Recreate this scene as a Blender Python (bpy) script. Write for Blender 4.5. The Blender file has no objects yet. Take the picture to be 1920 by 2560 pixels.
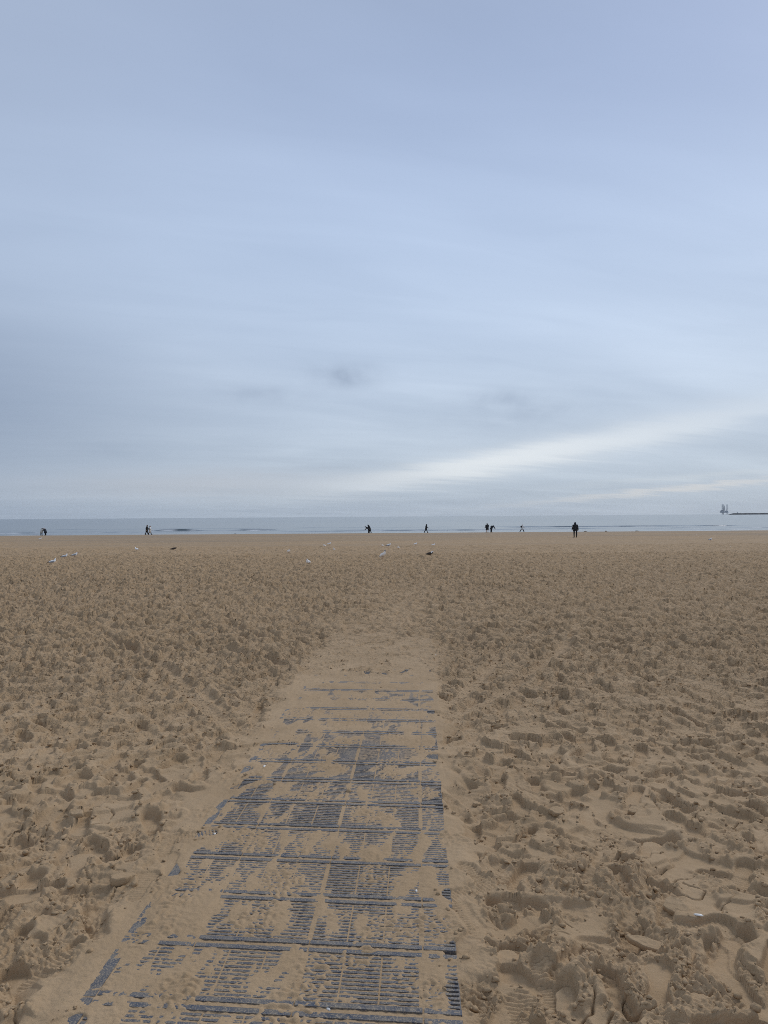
import bpy, bmesh, math, random
import numpy as np
from mathutils import Matrix, Vector, Euler

# ------------------------------------------------------------------ camera, sky, sun, exposure
scene = bpy.context.scene
C = scene.collection
R_ = math.radians
random.seed(7)
rng = np.random.default_rng(11)

FPX, CX, CY = 1775.0, 960.0, 1280.0          # photograph pixels (1920 x 2560)
CAM_Z = 1.60
cam_d = bpy.data.cameras.new('camera')
cam = bpy.data.objects.new('camera', cam_d)
C.objects.link(cam)
scene.camera = cam
cam_d.sensor_fit = 'VERTICAL'
cam_d.sensor_height = 36.0
cam_d.lens = 36.0 * FPX / 2560.0
cam_d.clip_start = 0.05
cam_d.clip_end = 60000.0
CAM_ROT = Matrix.Rotation(R_(90 + 0.345), 3, 'X') @ Matrix.Rotation(R_(-0.40), 3, 'Z')
cam.matrix_world = Matrix.Translation((0, 0, CAM_Z)) @ CAM_ROT.to_4x4()

scene.render.engine = 'CYCLES'
scene.view_settings.view_transform = 'Standard'
scene.view_settings.look = 'None'
scene.view_settings.gamma = 1.0
scene.view_settings.exposure = 0.08
scene.view_settings.use_curve_mapping = False
scene.cycles.use_denoising = False
scene.cycles.max_bounces = 6
scene.cycles.pixel_filter_type = 'BLACKMAN_HARRIS'
scene.cycles.filter_width = 0.95

SUN_AZ, SUN_EL = 40.0, 42.0                   # veiled sun: right of the view, over the sea
sun_d = bpy.data.lights.new('sun', 'SUN')
sun_d.energy = 1.35
sun_d.angle = R_(20)
sun_d.color = (1.0, 0.975, 0.94)
sun = bpy.data.objects.new('sun', sun_d)
C.objects.link(sun)
sv = Vector((math.sin(R_(SUN_AZ)) * math.cos(R_(SUN_EL)), math.cos(R_(SUN_AZ)) * math.cos(R_(SUN_EL)), math.sin(R_(SUN_EL))))
sun.rotation_euler = sv.to_track_quat('Z', 'Y').to_euler()


class NT:
    """small helper for node trees"""
    def __init__(self, tree):
        self.t = tree
        tree.nodes.clear()

    def n(self, kind, **kw):
        nd = self.t.nodes.new(kind)
        for k, v in kw.items():
            setattr(nd, k, v)
        return nd

    def set(self, sock, v):
        if isinstance(v, bpy.types.NodeSocket):
            self.t.links.new(v, sock)
        else:
            sock.default_value = v

    def m(self, op, a, b=None, c=None, clamp=False):
        nd = self.n('ShaderNodeMath', operation=op, use_clamp=clamp)
        self.set(nd.inputs[0], a)
        if b is not None:
            self.set(nd.inputs[1], b)
        if c is not None:
            self.set(nd.inputs[2], c)
        return nd.outputs[0]

    def mix(self, f, a, b, blend='MIX'):
        nd = self.n('ShaderNodeMix', data_type='RGBA', blend_type=blend)
        self.set(nd.inputs[0], f)
        self.set(nd.inputs[6], a)
        self.set(nd.inputs[7], b)
        return nd.outputs[2]

    def ramp(self, f, stops, interp='LINEAR'):
        nd = self.n('ShaderNodeValToRGB')
        nd.color_ramp.interpolation = interp
        el = nd.color_ramp.elements
        while len(el) < len(stops):
            el.new(0.5)
        for e, (p, c) in zip(el, stops):
            e.position = p
            e.color = (c, c, c, 1) if not isinstance(c, (tuple, list)) else (*c, 1)
        self.set(nd.inputs[0], f)
        return nd.outputs[0]

    def noise(self, vec, scale, detail=3, rough=0.5, dist=0.0, dims='3D'):
        nd = self.n('ShaderNodeTexNoise', noise_dimensions=dims)
        self.set(nd.inputs['Vector'], vec)
        nd.inputs['Scale'].default_value = scale
        nd.inputs['Detail'].default_value = detail
        nd.inputs['Roughness'].default_value = rough
        nd.inputs['Distortion'].default_value = dist
        return nd.outputs[0]

    def xyz(self, x, y, z):
        nd = self.n('ShaderNodeCombineXYZ')
        for i, v in enumerate((x, y, z)):
            self.set(nd.inputs[i], v)
        return nd.outputs[0]

    def gauss(self, v, c, s):
        d = self.m('DIVIDE', self.m('SUBTRACT', v, c), s)
        return self.m('EXPONENT', self.m('MULTIPLY', self.m('MULTIPLY', d, d), -1.0))


world = bpy.data.worlds.new('World')
scene.world = world
world.use_nodes = True
W = NT(world.node_tree)
tc = W.n('ShaderNodeTexCoord')
sep = W.n('ShaderNodeSeparateXYZ')
W.set(sep.inputs[0], tc.outputs['Generated'])
wx, wy, wz0 = sep.outputs
wz = W.m('ABSOLUTE', wz0)
el = W.m('MULTIPLY', W.m('ARCSINE', wz), 57.2958)                 # degrees above the horizon
az = W.m('MULTIPLY', W.m('ARCTAN2', wx, wy), 57.2958)             # degrees right of the sea direction
# overcast sheet: colour by height, broken by stretched cloud texture
sheet = W.ramp(W.m('DIVIDE', el, 90.0), [
    (0.0, (.37, .445, .55)), (.03, (.45, .525, .625)), (.08, (.50, .585, .70)), (.155, (.545, .655, .82)),
    (.24, (.475, .59, .785)), (.33, (.365, .46, .655)), (.42, (.33, .415, .59)), (.65, (.39, .445, .55)), (1.0, (.43, .465, .52))], 'B_SPLINE')
den = W.m('ADD', wz, 0.10)
px_ = W.m('DIVIDE', wx, den)
py_ = W.m('DIVIDE', wy, den)
big = W.noise(W.xyz(W.m('MULTIPLY', px_, .55), W.m('ADD', W.m('MULTIPLY', py_, .9), W.m('MULTIPLY', px_, -.25)), 3.1), 1.0, 3, .5, .4)
fine = W.noise(W.xyz(W.m('MULTIPLY', px_, .8), W.m('ADD', W.m('MULTIPLY', py_, 2.6), W.m('MULTIPLY', px_, -.7)), 8.3), 1.5, 6, .55, .6)
bv = W.m('ADD', W.m('MULTIPLY', W.m('SUBTRACT', big, .5), .50), W.m('MULTIPLY', W.m('SUBTRACT', fine, .5), .18))
sheet = W.mix(1.0, sheet, W.xyz(*[W.m('ADD', W.m('MULTIPLY', bv, k), 1.0) for k in (1.0, .9, .75)]), 'MULTIPLY')
# heavier grey bank towards the left, low over the sea
bank = W.m('MULTIPLY', W.gauss(az, -42.0, 24.0), W.gauss(el, 8.5, 8.0))
bank = W.m('MULTIPLY', bank, W.m('ADD', W.m('MULTIPLY', big, .7), .62), clamp=True)
sheet = W.mix(W.m('MULTIPLY', bank, .95), sheet, (.205, .265, .385, 1))
# greyer veil high on the left
veil = W.m('MULTIPLY', W.gauss(az, -45.0, 30.0), W.gauss(el, 32.0, 16.0))
sheet = W.mix(W.m('MULTIPLY', veil, .65), sheet, (.38, .45, .57, 1))
# bluer opening high on the right
opn = W.m('MULTIPLY', W.gauss(az, 34.0, 20.0), W.gauss(el, 36.0, 11.0))
sheet = W.mix(W.m('MULTIPLY', opn, .40), sheet, (.30, .41, .66, 1))
# bright slits under the cloud edge, lower right
wob = W.m('MULTIPLY', W.m('SUBTRACT', fine, .5), 1.3)


def slit(el0, slope, sig_lo, sig_hi, az0, azs, amt, colr):
    global sheet
    d = W.m('SUBTRACT', W.m('ADD', el, wob), W.m('ADD', W.m('MULTIPLY', W.m('SUBTRACT', az, az0), slope), el0))
    up = W.m('GREATER_THAN', d, 0.0)
    s = W.m('ADD', W.m('MULTIPLY', up, sig_hi - sig_lo), sig_lo)
    q = W.m('DIVIDE', d, s)
    g = W.m('EXPONENT', W.m('MULTIPLY', W.m('MULTIPLY', q, q), -1.0))
    g = W.m('MULTIPLY', g, W.gauss(az, az0, azs))
    sheet = W.mix(W.m('MULTIPLY', g, amt), sheet, (*colr, 1))


slit(4.6, .15, 1.0, .75, 10.5, 12.0, 1.0, (.80, .83, .85))
slit(5.7, .165, .6, 1.3, 18.0, 16.0, .60, (.66, .72, .79))
slit(1.95, .085, .26, .2, 23.0, 11.0, .75, (.62, .63, .65))
slit(2.8, .05, .25, .2, 24.0, 8.0, .35, (.60, .65, .70))
slit(2.6, .02, 1.1, 1.1, -14.0, 13.0, .50, (.52, .54, .59))
# a few loose grey scraps
scr = W.noise(W.xyz(az, W.m('MULTIPLY', el, 1.6), 1.7), .5, 3, .5, .2)
for a0, e0, sa, se, amt in ((-3.0, 11.2, 2.5, .95, .85), (-9.6, 9.7, 3.6, .8, .42), (9.2, 9.3, 2.3, .8, .42), (11.0, 8.0, 5.5, 1.4, .36), (-21.0, 5.0, 3.4, .7, .3)):
    g = W.m('MULTIPLY', W.gauss(az, a0, sa), W.gauss(el, e0, se))
    g = W.m('MULTIPLY', g, W.m('ADD', W.m('MULTIPLY', scr, 1.5), -.15, clamp=True), clamp=True)
    sheet = W.mix(W.m('MULTIPLY', g, amt), sheet, (.27, .335, .45, 1))
sky = W.n('ShaderNodeTexSky', sky_type='NISHITA')
sky.sun_disc = False
sky.sun_elevation = R_(SUN_EL)
sky.sun_rotation = R_(SUN_AZ)
W.set(sky.inputs[0], W.xyz(wx, wy, W.m('ADD', wz, .02)))
skyc = W.mix(1.0, sky.outputs[0], (.08, .08, .08, 1), 'MULTIPLY')
final = W.mix(.90, skyc, sheet)
bg = W.n('ShaderNodeBackground')
W.set(bg.inputs[0], final)
bg.inputs[1].default_value = 1.0
wo = W.n('ShaderNodeOutputWorld')
W.t.links.new(bg.outputs[0], wo.inputs[0])


# ------------------------------------------------------------------ helpers
def tag(o, label=None, cat=None, group=None, kind=None):
    if label:
        o['label'] = label
    if cat:
        o['category'] = cat
    if group:
        o['group'] = group
    if kind:
        o['kind'] = kind
    return o


def empty(name, loc=(0, 0, 0), rz=0.0):
    o = bpy.data.objects.new(name, None)
    o.empty_display_size = .2
    C.objects.link(o)
    o.location = loc
    o.rotation_euler = (0, 0, rz)
    return o


def link(name, me, mat=None, parent=None):
    o = bpy.data.objects.new(name, me)
    C.objects.link(o)
    if mat is not None and len(me.materials) == 0:
        me.materials.append(mat)
    if parent is not None:
        o.parent = parent
    return o


def copy_tree(o, parent=None):
    c = o.copy()
    C.objects.link(c)
    c.parent = parent
    for ch in list(o.children):
        copy_tree(ch, c)
    return c


class MB:
    """mesh builder: tubes, boxes, ellipsoids collected into one mesh"""
    def __init__(self):
        self.v, self.f = [], []

    def ring_stack(self, rings, cap=True):
        n = len(rings[0])
        b = len(self.v)
        for r in rings:
            self.v += [tuple(p) for p in r]
        for k in range(len(rings) - 1):
            for i in range(n):
                j = (i + 1) % n
                self.f.append((b + k * n + i, b + k * n + j, b + (k + 1) * n + j, b + (k + 1) * n + i))
        if cap:
            self.f.append(tuple(b + i for i in reversed(range(n))))
            e = b + (len(rings) - 1) * n
            self.f.append(tuple(e + i for i in range(n)))
        return self

    def tube(self, pts, rad, n=8, ref=(0, 0, 1), flat=None):
        """rad: a number per point, or (rx, ry) pairs measured in the local frame (ref x dir, dir x that)"""
        pts = [Vector(p) for p in pts]
        rings = []
        for i, p in enumerate(pts):
            if i == 0:
                d = pts[1] - p
            elif i == len(pts) - 1:
                d = p - pts[i - 1]
            else:
                d = (pts[i + 1] - p).normalized() + (p - pts[i - 1]).normalized()
            d = d.normalized()
            rf = Vector(ref)
            if abs(d.dot(rf)) > .97:
                rf = Vector((1, 0, 0)) if abs(d.x) < .9 else Vector((0, 1, 0))
            a = rf.cross(d).normalized()
            b = d.cross(a).normalized()
            r = rad[i] if isinstance(rad, (list, tuple)) else rad
            rx, ry = r if isinstance(r, (list, tuple)) else (r, r)
            rings.append([p + a * (rx * math.cos(2 * math.pi * k / n)) + b * (ry * math.sin(2 * math.pi * k / n)) for k in range(n)])
        return self.ring_stack(rings)

    def ell(self, c, r, nu=10, nv=7, rot=None):
        c = Vector(c)
        rings = []
        for j in range(1, nv):
            t = -math.pi / 2 + math.pi * j / nv
            rings.append([Vector((r[0] * math.cos(t) * math.cos(2 * math.pi * i / nu), r[1] * math.cos(t) * math.sin(2 * math.pi * i / nu), r[2] * math.sin(t))) for i in range(nu)])
        if rot is not None:
            rings = [[rot @ p for p in q] for q in rings]
        return self.ring_stack([[p + c for p in q] for q in rings])

    def box(self, lo, hi, rot=None, c=None):
        b = len(self.v)
        for z in (lo[2], hi[2]):
            for x, y in ((lo[0], lo[1]), (hi[0], lo[1]), (hi[0], hi[1]), (lo[0], hi[1])):
                p = Vector((x, y, z))
                if rot is not None:
                    p = rot @ (p - c) + c
                self.v.append(tuple(p))
        self.f += [tuple(b + i for i in q) for q in ((3, 2, 1, 0), (4, 5, 6, 7), (0, 1, 5, 4), (1, 2, 6, 5), (2, 3, 7, 6), (3, 0, 4, 7))]
        return self

    def mesh(self, name, mat=None, smooth=True):
        me = bpy.data.meshes.new(name)
        me.from_pydata(self.v, [], self.f)
        if smooth:
            me.shade_smooth()
        if mat is not None:
            me.materials.append(mat)
        return me

    def build(self, name, mat, parent=None, smooth=True):
        return link(name, self.mesh(name, mat, smooth), None, parent)


def simple_mat(name, col, rough=.7, var=.25, scale=8.0, bump=0.0, spec=.5):
    m = bpy.data.materials.new(name)
    m.use_nodes = True
    N = NT(m.node_tree)
    t = N.n('ShaderNodeTexCoord')
    nz = N.noise(t.outputs['Object'], scale, 4, .6)
    k = N.m('ADD', N.m('MULTIPLY', N.m('SUBTRACT', nz, .5), var * 2), 1.0)
    c = N.mix(1.0, (*col, 1), N.xyz(k, k, k), 'MULTIPLY')
    p = N.n('ShaderNodeBsdfPrincipled')
    N.set(p.inputs['Base Color'], c)
    p.inputs['Roughness'].default_value = rough
    p.inputs['Specular IOR Level'].default_value = spec
    if bump:
        b = N.n('ShaderNodeBump')
        b.inputs['Strength'].default_value = bump
        b.inputs['Distance'].default_value = .02
        N.set(b.inputs['Height'], nz)
        N.set(p.inputs['Normal'], b.outputs[0])
    o = N.n('ShaderNodeOutputMaterial')
    m.node_tree.links.new(p.outputs[0], o.inputs[0])
    return m


# ------------------------------------------------------------------ beach profile (the sand falls gently to the sea)
PY = np.array([-400, -60, 0, 3, 10, 20, 40, 84, 112, 130, 150, 170, 220, 400.])
PZ = np.array([1.2, .25, 0, 0, -.10, -.33, -.78, -1.08, -1.315, -1.50, -1.94, -2.55, -4.5, -11.])
_yy = np.arange(-400, 400, .25)
_zz = np.interp(_yy, PY, PZ)
_k = np.exp(-.5 * (np.arange(-24, 25) / 8.0) ** 2)
_k /= _k.sum()
_zs = np.convolve(np.pad(_zz, 24, mode='edge'), _k, mode='valid')
SEA_Z = -1.94


def prof(y):
    return np.interp(y, _yy, _zs)


def ray(u, v):
    return CAM_ROT @ Vector(((u - CX) / FPX, (CY - v) / FPX, -1.0))


def ground_px(u, v):
    """where the line of sight of a photograph pixel meets the beach"""
    d = ray(u, v)
    y = np.arange(.3, 160, .01)
    g = (CAM_Z + d.z / d.y * y) - prof(y)
    i = int(np.argmax(g < 0))
    return d.x / d.y * y[i], float(y[i])


# ------------------------------------------------------------------ noise
def pn(x, y, seed=0):
    x = np.asarray(x, np.float32)
    y = np.asarray(y, np.float32)
    x, y = np.broadcast_arrays(x, y)
    xi = np.floor(x)
    yi = np.floor(y)
    fx = x - xi
    fy = y - yi
    xi = xi.astype(np.int32).astype(np.uint32)
    yi = yi.astype(np.int32).astype(np.uint32)
    ux = fx * fx * fx * (fx * (fx * 6 - 15) + 10)
    uy = fy * fy * fy * (fy * (fy * 6 - 15) + 10)

    def corner(ox, oy):
        h = (xi + np.uint32(ox)) * np.uint32(374761393) + (yi + np.uint32(oy)) * np.uint32(668265263) + np.uint32((seed * 974711 + 12345) & 0xffffffff)
        h = (h ^ (h >> np.uint32(13))) * np.uint32(1274126177)
        h = h ^ (h >> np.uint32(16))
        a = (h & np.uint32(1023)).astype(np.float32) * np.float32(2 * math.pi / 1024)
        return np.cos(a) * (fx - ox) + np.sin(a) * (fy - oy)
    a = corner(0, 0)
    b = corner(1, 0)
    c = corner(0, 1)
    d = corner(1, 1)
    return ((a + (b - a) * ux) + ((c + (d - c) * ux) - (a + (b - a) * ux)) * uy) * np.float32(1.5)


def sst(a, b, x):
    t = np.clip((x - a) / (b - a), 0, 1)
    return t * t * (3 - 2 * t)


# ------------------------------------------------------------------ beach grid: fine near the path, coarser with distance
rows = list(np.concatenate([np.linspace(-380, -40, 8), np.linspace(-30, -2, 15), np.linspace(-1.5, .95, 40)]))
y = 1.0
while y < 172:
    rows.append(y)
    if y < 2.0:
        y += .013
    elif y < 9:
        y += y * y / 1170.0 * .66
    else:
        y += min(y * y / 1170.0 * .32, .10 if y < 45 else (.2 if y < 60 else .5))
rows += [180, 195, 220, 260, 320, 395]
Y = np.array(rows)
NR = len(Y)
NC = 840
HW = .60 * np.maximum(Y, 1.0) + .50
outer = .020 * (1.22 ** np.arange(1, 53) - 1) / .22      # margin columns, ever wider, out to about 3 km
uin = np.linspace(-1, 1, NC)
Xin = HW[:, None] * uin[None, :]
Xo = HW[:, None] + outer[None, :]
X = np.concatenate([-Xo[:, ::-1], Xin, Xo], axis=1)
NO = len(outer)
NCT = X.shape[1]
YY = np.broadcast_to(Y[:, None], X.shape)
DY = np.gradient(Y)
P0 = prof(Y)
H = np.broadcast_to(P0[:, None], X.shape).astype(np.float32).copy()
CRB = np.full(X.shape, .55, np.float32)         # how crumbly the sand is here


def rowlim(y0, y1):
    return slice(int(np.searchsorted(Y, y0)), int(np.searchsorted(Y, y1)))


DX = np.gradient(X, axis=1).astype(np.float32)


def xlod(lam, sl):
    return np.clip((lam / DX[sl] - .9) / 1.5, 0, 1)


def lod(lam, sl):
    return np.clip((lam / DY[sl] - 1.4) / 2.2, 0, 1)[:, None].astype(np.float32) * xlod(lam, sl)


edge_fade = np.ones((1, NCT), np.float32)
shore = (1 - sst(104, 141, Y))[:, None].astype(np.float32)
sl = rowlim(-30, 150)
far_boost = (1 + .9 * sst(12, 40, Y))[:, None].astype(np.float32)
for lam, amp, sd in ((7.0, .035, 1), (2.6, .030, 2), (1.15, .020, 3), (.55, .013, 4), (.27, .007, 5)):
    a = amp * lod(lam, sl) * edge_fade * (.10 + .90 * shore[sl])
    if lam < 2:
        a = a * far_boost[sl]
    H[sl] += a * pn(X[sl] / lam + 3.3 * sd, YY[sl] / lam, sd)
# low bars and a shallow runnel along the foot of the beach
sl = rowlim(60, 168)
wv = 9 * pn(X[sl] / 45, YY[sl] / 60, 31)
bars = .055 * np.exp(-((YY[sl] - 118 - wv) / 5.0) ** 2) - .05 * np.exp(-((YY[sl] - 103 - .6 * wv) / 6.0) ** 2)
H[sl] += bars.astype(np.float32)
H[sl] += (.035 * pn(X[sl] / 23, YY[sl] / 6, 33) * sst(128, 140, YY[sl])).astype(np.float32)
# sharp little lips: ridged noise makes the wind-and-foot churned look far off
sl = rowlim(6, 120)
for lam, amp, sd in ((.62, .030, 41), (.34, .026, 42)):
    r_ = sst(-.07, .07, pn(X[sl] / lam + .9 * pn(X[sl] / 2.1, YY[sl] / 2.1, 44), YY[sl] / lam, sd))
    wgt = sst(6, 12, YY[sl]) * (1 - sst(75, 118, YY[sl]))
    H[sl] += (amp * lod(lam * 1.3, sl) * wgt * (r_ - .5)).astype(np.float32) * edge_fade

# ---- the buried path mat: its frame on the sand
MAT_W = 1.27
MAT_YAW = .047
mdir = np.array([math.sin(MAT_YAW), math.cos(MAT_YAW)])     # along the mat, towards the sea
macr = np.array([mdir[1], -mdir[0]])                        # across, to the right
_re = np.array(ground_px(1141, 2370))
MAT_O = _re - macr * MAT_W                                  # a point on the left edge


def mat_st(x, y):
    dx = x - MAT_O[0]
    dy = y - MAT_O[1]
    return dx * macr[0] + dy * macr[1], dx * mdir[0] + dy * mdir[1]


sl = rowlim(1.0, 9)
for lam, amp, sd in ((.42, .020, 45), (.23, .014, 46)):
    r_ = sst(-.05, .05, pn(X[sl] / lam + .5 * pn(X[sl] / .3, YY[sl] / .3, 47), YY[sl] / lam, sd))
    H[sl] += (amp * (r_ - .5) * (1 - sst(6, 9, YY[sl])) * xlod(lam, sl)).astype(np.float32)
H0 = H.copy()


# ---- footprints
def stamp(cx, cy, ang, size, depth, rim, tread=0.0, soft=1.0, tilt=0.0, rough=.05, keep=.22, heave=.45, rel=.40):
    Rr = .25 * size + .05
    r0 = int(np.searchsorted(Y, cy - Rr))
    r1 = int(np.searchsorted(Y, cy + Rr))
    if r1 - r0 < 2:
        return
    c0 = min(int(np.searchsorted(X[r0], cx - Rr)), int(np.searchsorted(X[r1 - 1], cx - Rr)))
    c1 = max(int(np.searchsorted(X[r0], cx + Rr)), int(np.searchsorted(X[r1 - 1], cx + Rr)))
    if c1 - c0 < 2 or DX[r0, c0] > .12:
        return
    xs = X[r0:r1, c0:c1] - cx
    ys = YY[r0:r1, c0:c1] - cy
    ca, sa = math.cos(ang), math.sin(ang)
    u = (xs * ca + ys * sa) / size
    v = (-xs * sa + ys * ca) / size
    wob = .006 * np.sin(v * 41 + cx * 17) + .004 * np.sin(u * 63 + cy * 23)
    t = np.clip((v + .105) / .175, 0, 1)
    r = .037 + .013 * t - .010 * np.sin(math.pi * t)
    sd = (np.hypot(u, v + .105 - .175 * t) - r + wob * .6) * size
    h = H[r0:r1, c0:c1]
    ins = sd < 0
    if ins.sum() < 2:
        return
    b0 = float(H0[r0:r1, c0:c1][ins].mean())
    base = b0 + rel * (float(h[ins].mean()) - b0)
    m = sst(.004 * soft, -.011 * soft, sd)
    floor = base - depth + tilt * v * size + .0025 * np.sin(v * 30 + cx * 9) + keep * (h - base)
    if tread:
        floor = floor + tread * np.sign(np.sin(v * 2 * math.pi / .0175 + .6 * np.cos(u * 40)))
    hn = h + (floor - h) * m
    ring = np.exp(-((sd - .020) / .019) ** 2) * (sd > -.004)
    lobes = .55 + .45 * np.sin(np.arctan2(u, v) * 3 + cx * 31 + cy * 7)
    hn = hn + np.where(sd > 0, heave * depth * np.exp(-(sd / .055) ** 2), 0) * np.clip(1 - (h - H0[r0:r1, c0:c1]) / .035, 0, 1)
    hn = hn + np.maximum(0, np.minimum(rim * lobes, base + .012 + rim * lobes - hn)) * ring
    H[r0:r1, c0:c1] = hn
    cr = CRB[r0:r1, c0:c1]
    CRB[r0:r1, c0:c1] = np.maximum(cr + (rough - cr) * m, np.where(sd > 0, np.minimum(ring * lobes * 1.5, 1.0), 0))


def walk_angle():
    return random.gauss(0, .75) + (math.pi if random.random() < .5 else 0)


CL = rowlim(1.0, 16)
CRB[CL] = np.clip(.30 + 1.7 * pn(X[CL] / .42, YY[CL] / .42, 51), .04, 1.2)
sp = []
for y0, y1, dens in ((1.1, 10, 30), (10, 24, 20), (24, 52, 9)):
    area = 2 * (.30 * (y1 ** 2 - y0 ** 2) + 1.6 * (y1 - y0))
    while area * dens > 0:
        yv = math.sqrt(random.uniform(y0 * y0, y1 * y1))
        sp.append((random.uniform(-1, 1) * (.60 * yv + 1.6), yv))
        area -= 1.0 / dens
for xv, yv in sp:
    s_, t_ = mat_st(xv, yv)
    if -.05 < s_ < MAT_W + .05 and t_ < 7:
        continue
    k = 1.0 if yv < 5 else min(1.6, 1.0 + (yv - 5) * .08)
    stamp(xv, yv, walk_angle(), random.uniform(.95, 1.22), (.009 + .026 * random.random() ** 1.6) * k, random.uniform(.002, .010) * k,
          tread=random.choice((0, 0, 0, .0018)) if yv < 6 else 0, soft=random.uniform(.35, 1.1), tilt=random.uniform(-.12, .12), rough=random.choice((.04, .06, .10, .35, .6)))

# ---- wheel ruts that leave the end of the mat
def rut(p0, p1, wid=.055, dep=.040):
    a = np.array(ground_px(*p0))
    b = np.array(ground_px(*p1))
    L = np.linalg.norm(b - a)
    d = (b - a) / L
    s_ = rowlim(min(a[1], b[1]) - .4, max(a[1], b[1]) + .4)
    dx = X[s_] - a[0]
    dy = YY[s_] - a[1]
    t = dx * d[0] + dy * d[1]
    q = dx * -d[1] + dy * d[0] + .05 * np.sin(t * 1.3)
    env = sst(-.1, .3, t) * sst(L + .1, L - .3, t) * (.9 + .12 * np.sin(t * 2.9 + 1))
    g_ = env * np.exp(-(q / (1.25 * wid)) ** 4)
    H[s_] += (g_ * (P0[s_][:, None] - dep + .004 * np.sin(t * 90) - H[s_])).astype(np.float32)
    H[s_] += (env * .45 * dep * np.exp(-((np.abs(q) - wid * 1.9) / (wid * .6)) ** 2)).astype(np.float32)
    CRB[s_] = np.maximum(CRB[s_], (env * np.exp(-((np.abs(q) - wid * 2) / wid) ** 2)).astype(np.float32) * 1.1)


# ---- a few dug pits and heaps close to the camera
for (u, v), rad, dep in (((1240, 2320), .11, -.055), ((1290, 2270), .09, .03), ((60, 2090), .13, -.045), ((1500, 2180), .20, .035), ((1420, 2420), .12, .045),
                         ((1360, 2440), .06, -.06), ((1700, 2480), .16, .03), ((1600, 2330), .10, -.03), ((200, 2330), .10, -.03), ((90, 2420), .12, -.05), ((1350, 2090), .14, .03)):
    gx, gy = ground_px(u, v)
    s_ = rowlim(gy - .5, gy + .5)
    q = np.hypot(X[s_] - gx, YY[s_] - gy) / rad
    H[s_] += (dep * np.exp(-q ** 2.4)).astype(np.float32)
    CRB[s_] = np.maximum(CRB[s_], np.exp(-((q - .9) / .5) ** 2).astype(np.float32) * 1.1)

# ---- thin ridges left between prints slump
def local_mean(A, sl, rad):
    ys_ = Y[sl]
    i0 = np.searchsorted(ys_, ys_ - rad)
    i1 = np.maximum(np.searchsorted(ys_, ys_ + rad), i0 + 1)
    cs = np.concatenate([np.zeros((1, A.shape[1])), np.cumsum(A.astype(np.float64), axis=0)])
    M = (cs[i1] - cs[i0]) / (i1 - i0)[:, None]
    k = np.maximum(1, np.round(rad / (2 * HW[sl] / (NC - 1)))).astype(int)
    c = np.arange(A.shape[1])
    lo = np.clip(c[None, :] - k[:, None], 0, A.shape[1] - 1)
    hi = np.clip(c[None, :] + k[:, None] + 1, 1, A.shape[1])
    cs = np.concatenate([np.zeros((A.shape[0], 1)), np.cumsum(M, axis=1)], axis=1)
    r = np.arange(A.shape[0])[:, None]
    return ((cs[r, hi] - cs[r, lo]) / (hi - lo)).astype(np.float32)


sl = rowlim(1.0, 14)
for rad, lim in ((.060, .020), (.030, .011), (.018, .006)):
    M_ = local_mean(H[sl], sl, rad)
    ex = H[sl] - M_
    H[sl] = np.where(ex > lim, M_ + lim + .25 * (ex - lim), H[sl])

# ---- crumbs and clots
sl = rowlim(1.0, 15)
xs, ys = X[sl], YY[sl]
warp = .02 * pn(xs / .09, ys / .09, 60)
crum = np.zeros_like(H[sl])
for lam, amp, sd in ((.085, .009, 61), (.042, .0105, 62), (.021, .0095, 63), (.0115, .0055, 64)):
    crum += amp * lod(lam, sl) * (np.abs(pn((xs + warp) / lam, (ys - warp) / lam, sd)) * 1.9 - .35)
H[sl] += crum * np.clip(CRB[sl], 0, 1.25) * (1 + .3 * sst(6, 12, ys)).astype(np.float32)
H[sl] += .0011 * lod(.03, sl) * pn(xs / .03, ys / .03, 66)
# drying cracks in patches
ck = np.abs(pn((xs + 1.5 * warp) / .17, (ys + warp) / .17, 67))
H[sl] -= (.034 * np.exp(-(ck / .020) ** 2) * lod(.05, sl) * sst(.02, .25, pn(xs / .6, ys / .6, 68))).astype(np.float32)

# ---- the same churned surface further off, coarser with distance
sl = rowlim(4, 140)
xs, ys = X[sl], YY[sl]
wgt = (sst(4.5, 9, ys) * (1 - .75 * sst(70, 135, ys))).astype(np.float32) * edge_fade
for lam, amp, sd in ((.60, .020, 90), (.30, .036, 91), (.15, .036, 92), (.08, .020, 94)):
    lk = np.clip((lam / DY[sl] - .55) / 1.0, 0, 1)[:, None].astype(np.float32) * xlod(lam, sl)
    r_ = pn(xs / lam + .5 * pn(xs / (2 * lam), ys / (2 * lam), sd + 5), ys / lam, sd)
    H[sl] += amp * lk * wgt * ((sst(-.05, .05, r_) - .5) * .8 + .7 * (np.abs(r_) - .25)) * (1 + .9 * sst(11, 26, ys)).astype(np.float32)

# ---- the latest footprints, crisp and smooth-floored
for y0, y1, dens in ((1.1, 7, 11), (7, 18, 9)):
    area = 2 * (.30 * (y1 ** 2 - y0 ** 2) + 1.6 * (y1 - y0))
    for _ in range(int(area * dens)):
        yv = math.sqrt(random.uniform(y0 * y0, y1 * y1))
        xv = random.uniform(-1, 1) * (.60 * yv + 1.6)
        s_, t_ = mat_st(xv, yv)
        if -.05 < s_ < MAT_W + .05 and t_ < 7:
            continue
        stamp(xv, yv, walk_angle(), random.uniform(.95, 1.2), (.007 + .023 * random.random() ** 1.7) * min(1.5, 1 + .08 * max(0, yv - 4.5)), random.uniform(.003, .009),
              tread=random.choice((0, 0, 0, .0016)) if yv < 6 else 0, soft=random.uniform(.25, .45), tilt=random.uniform(-.06, .06),
              rough=.04, keep=random.choice((.05, .08, .2)), heave=.20, rel=.85)

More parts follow.
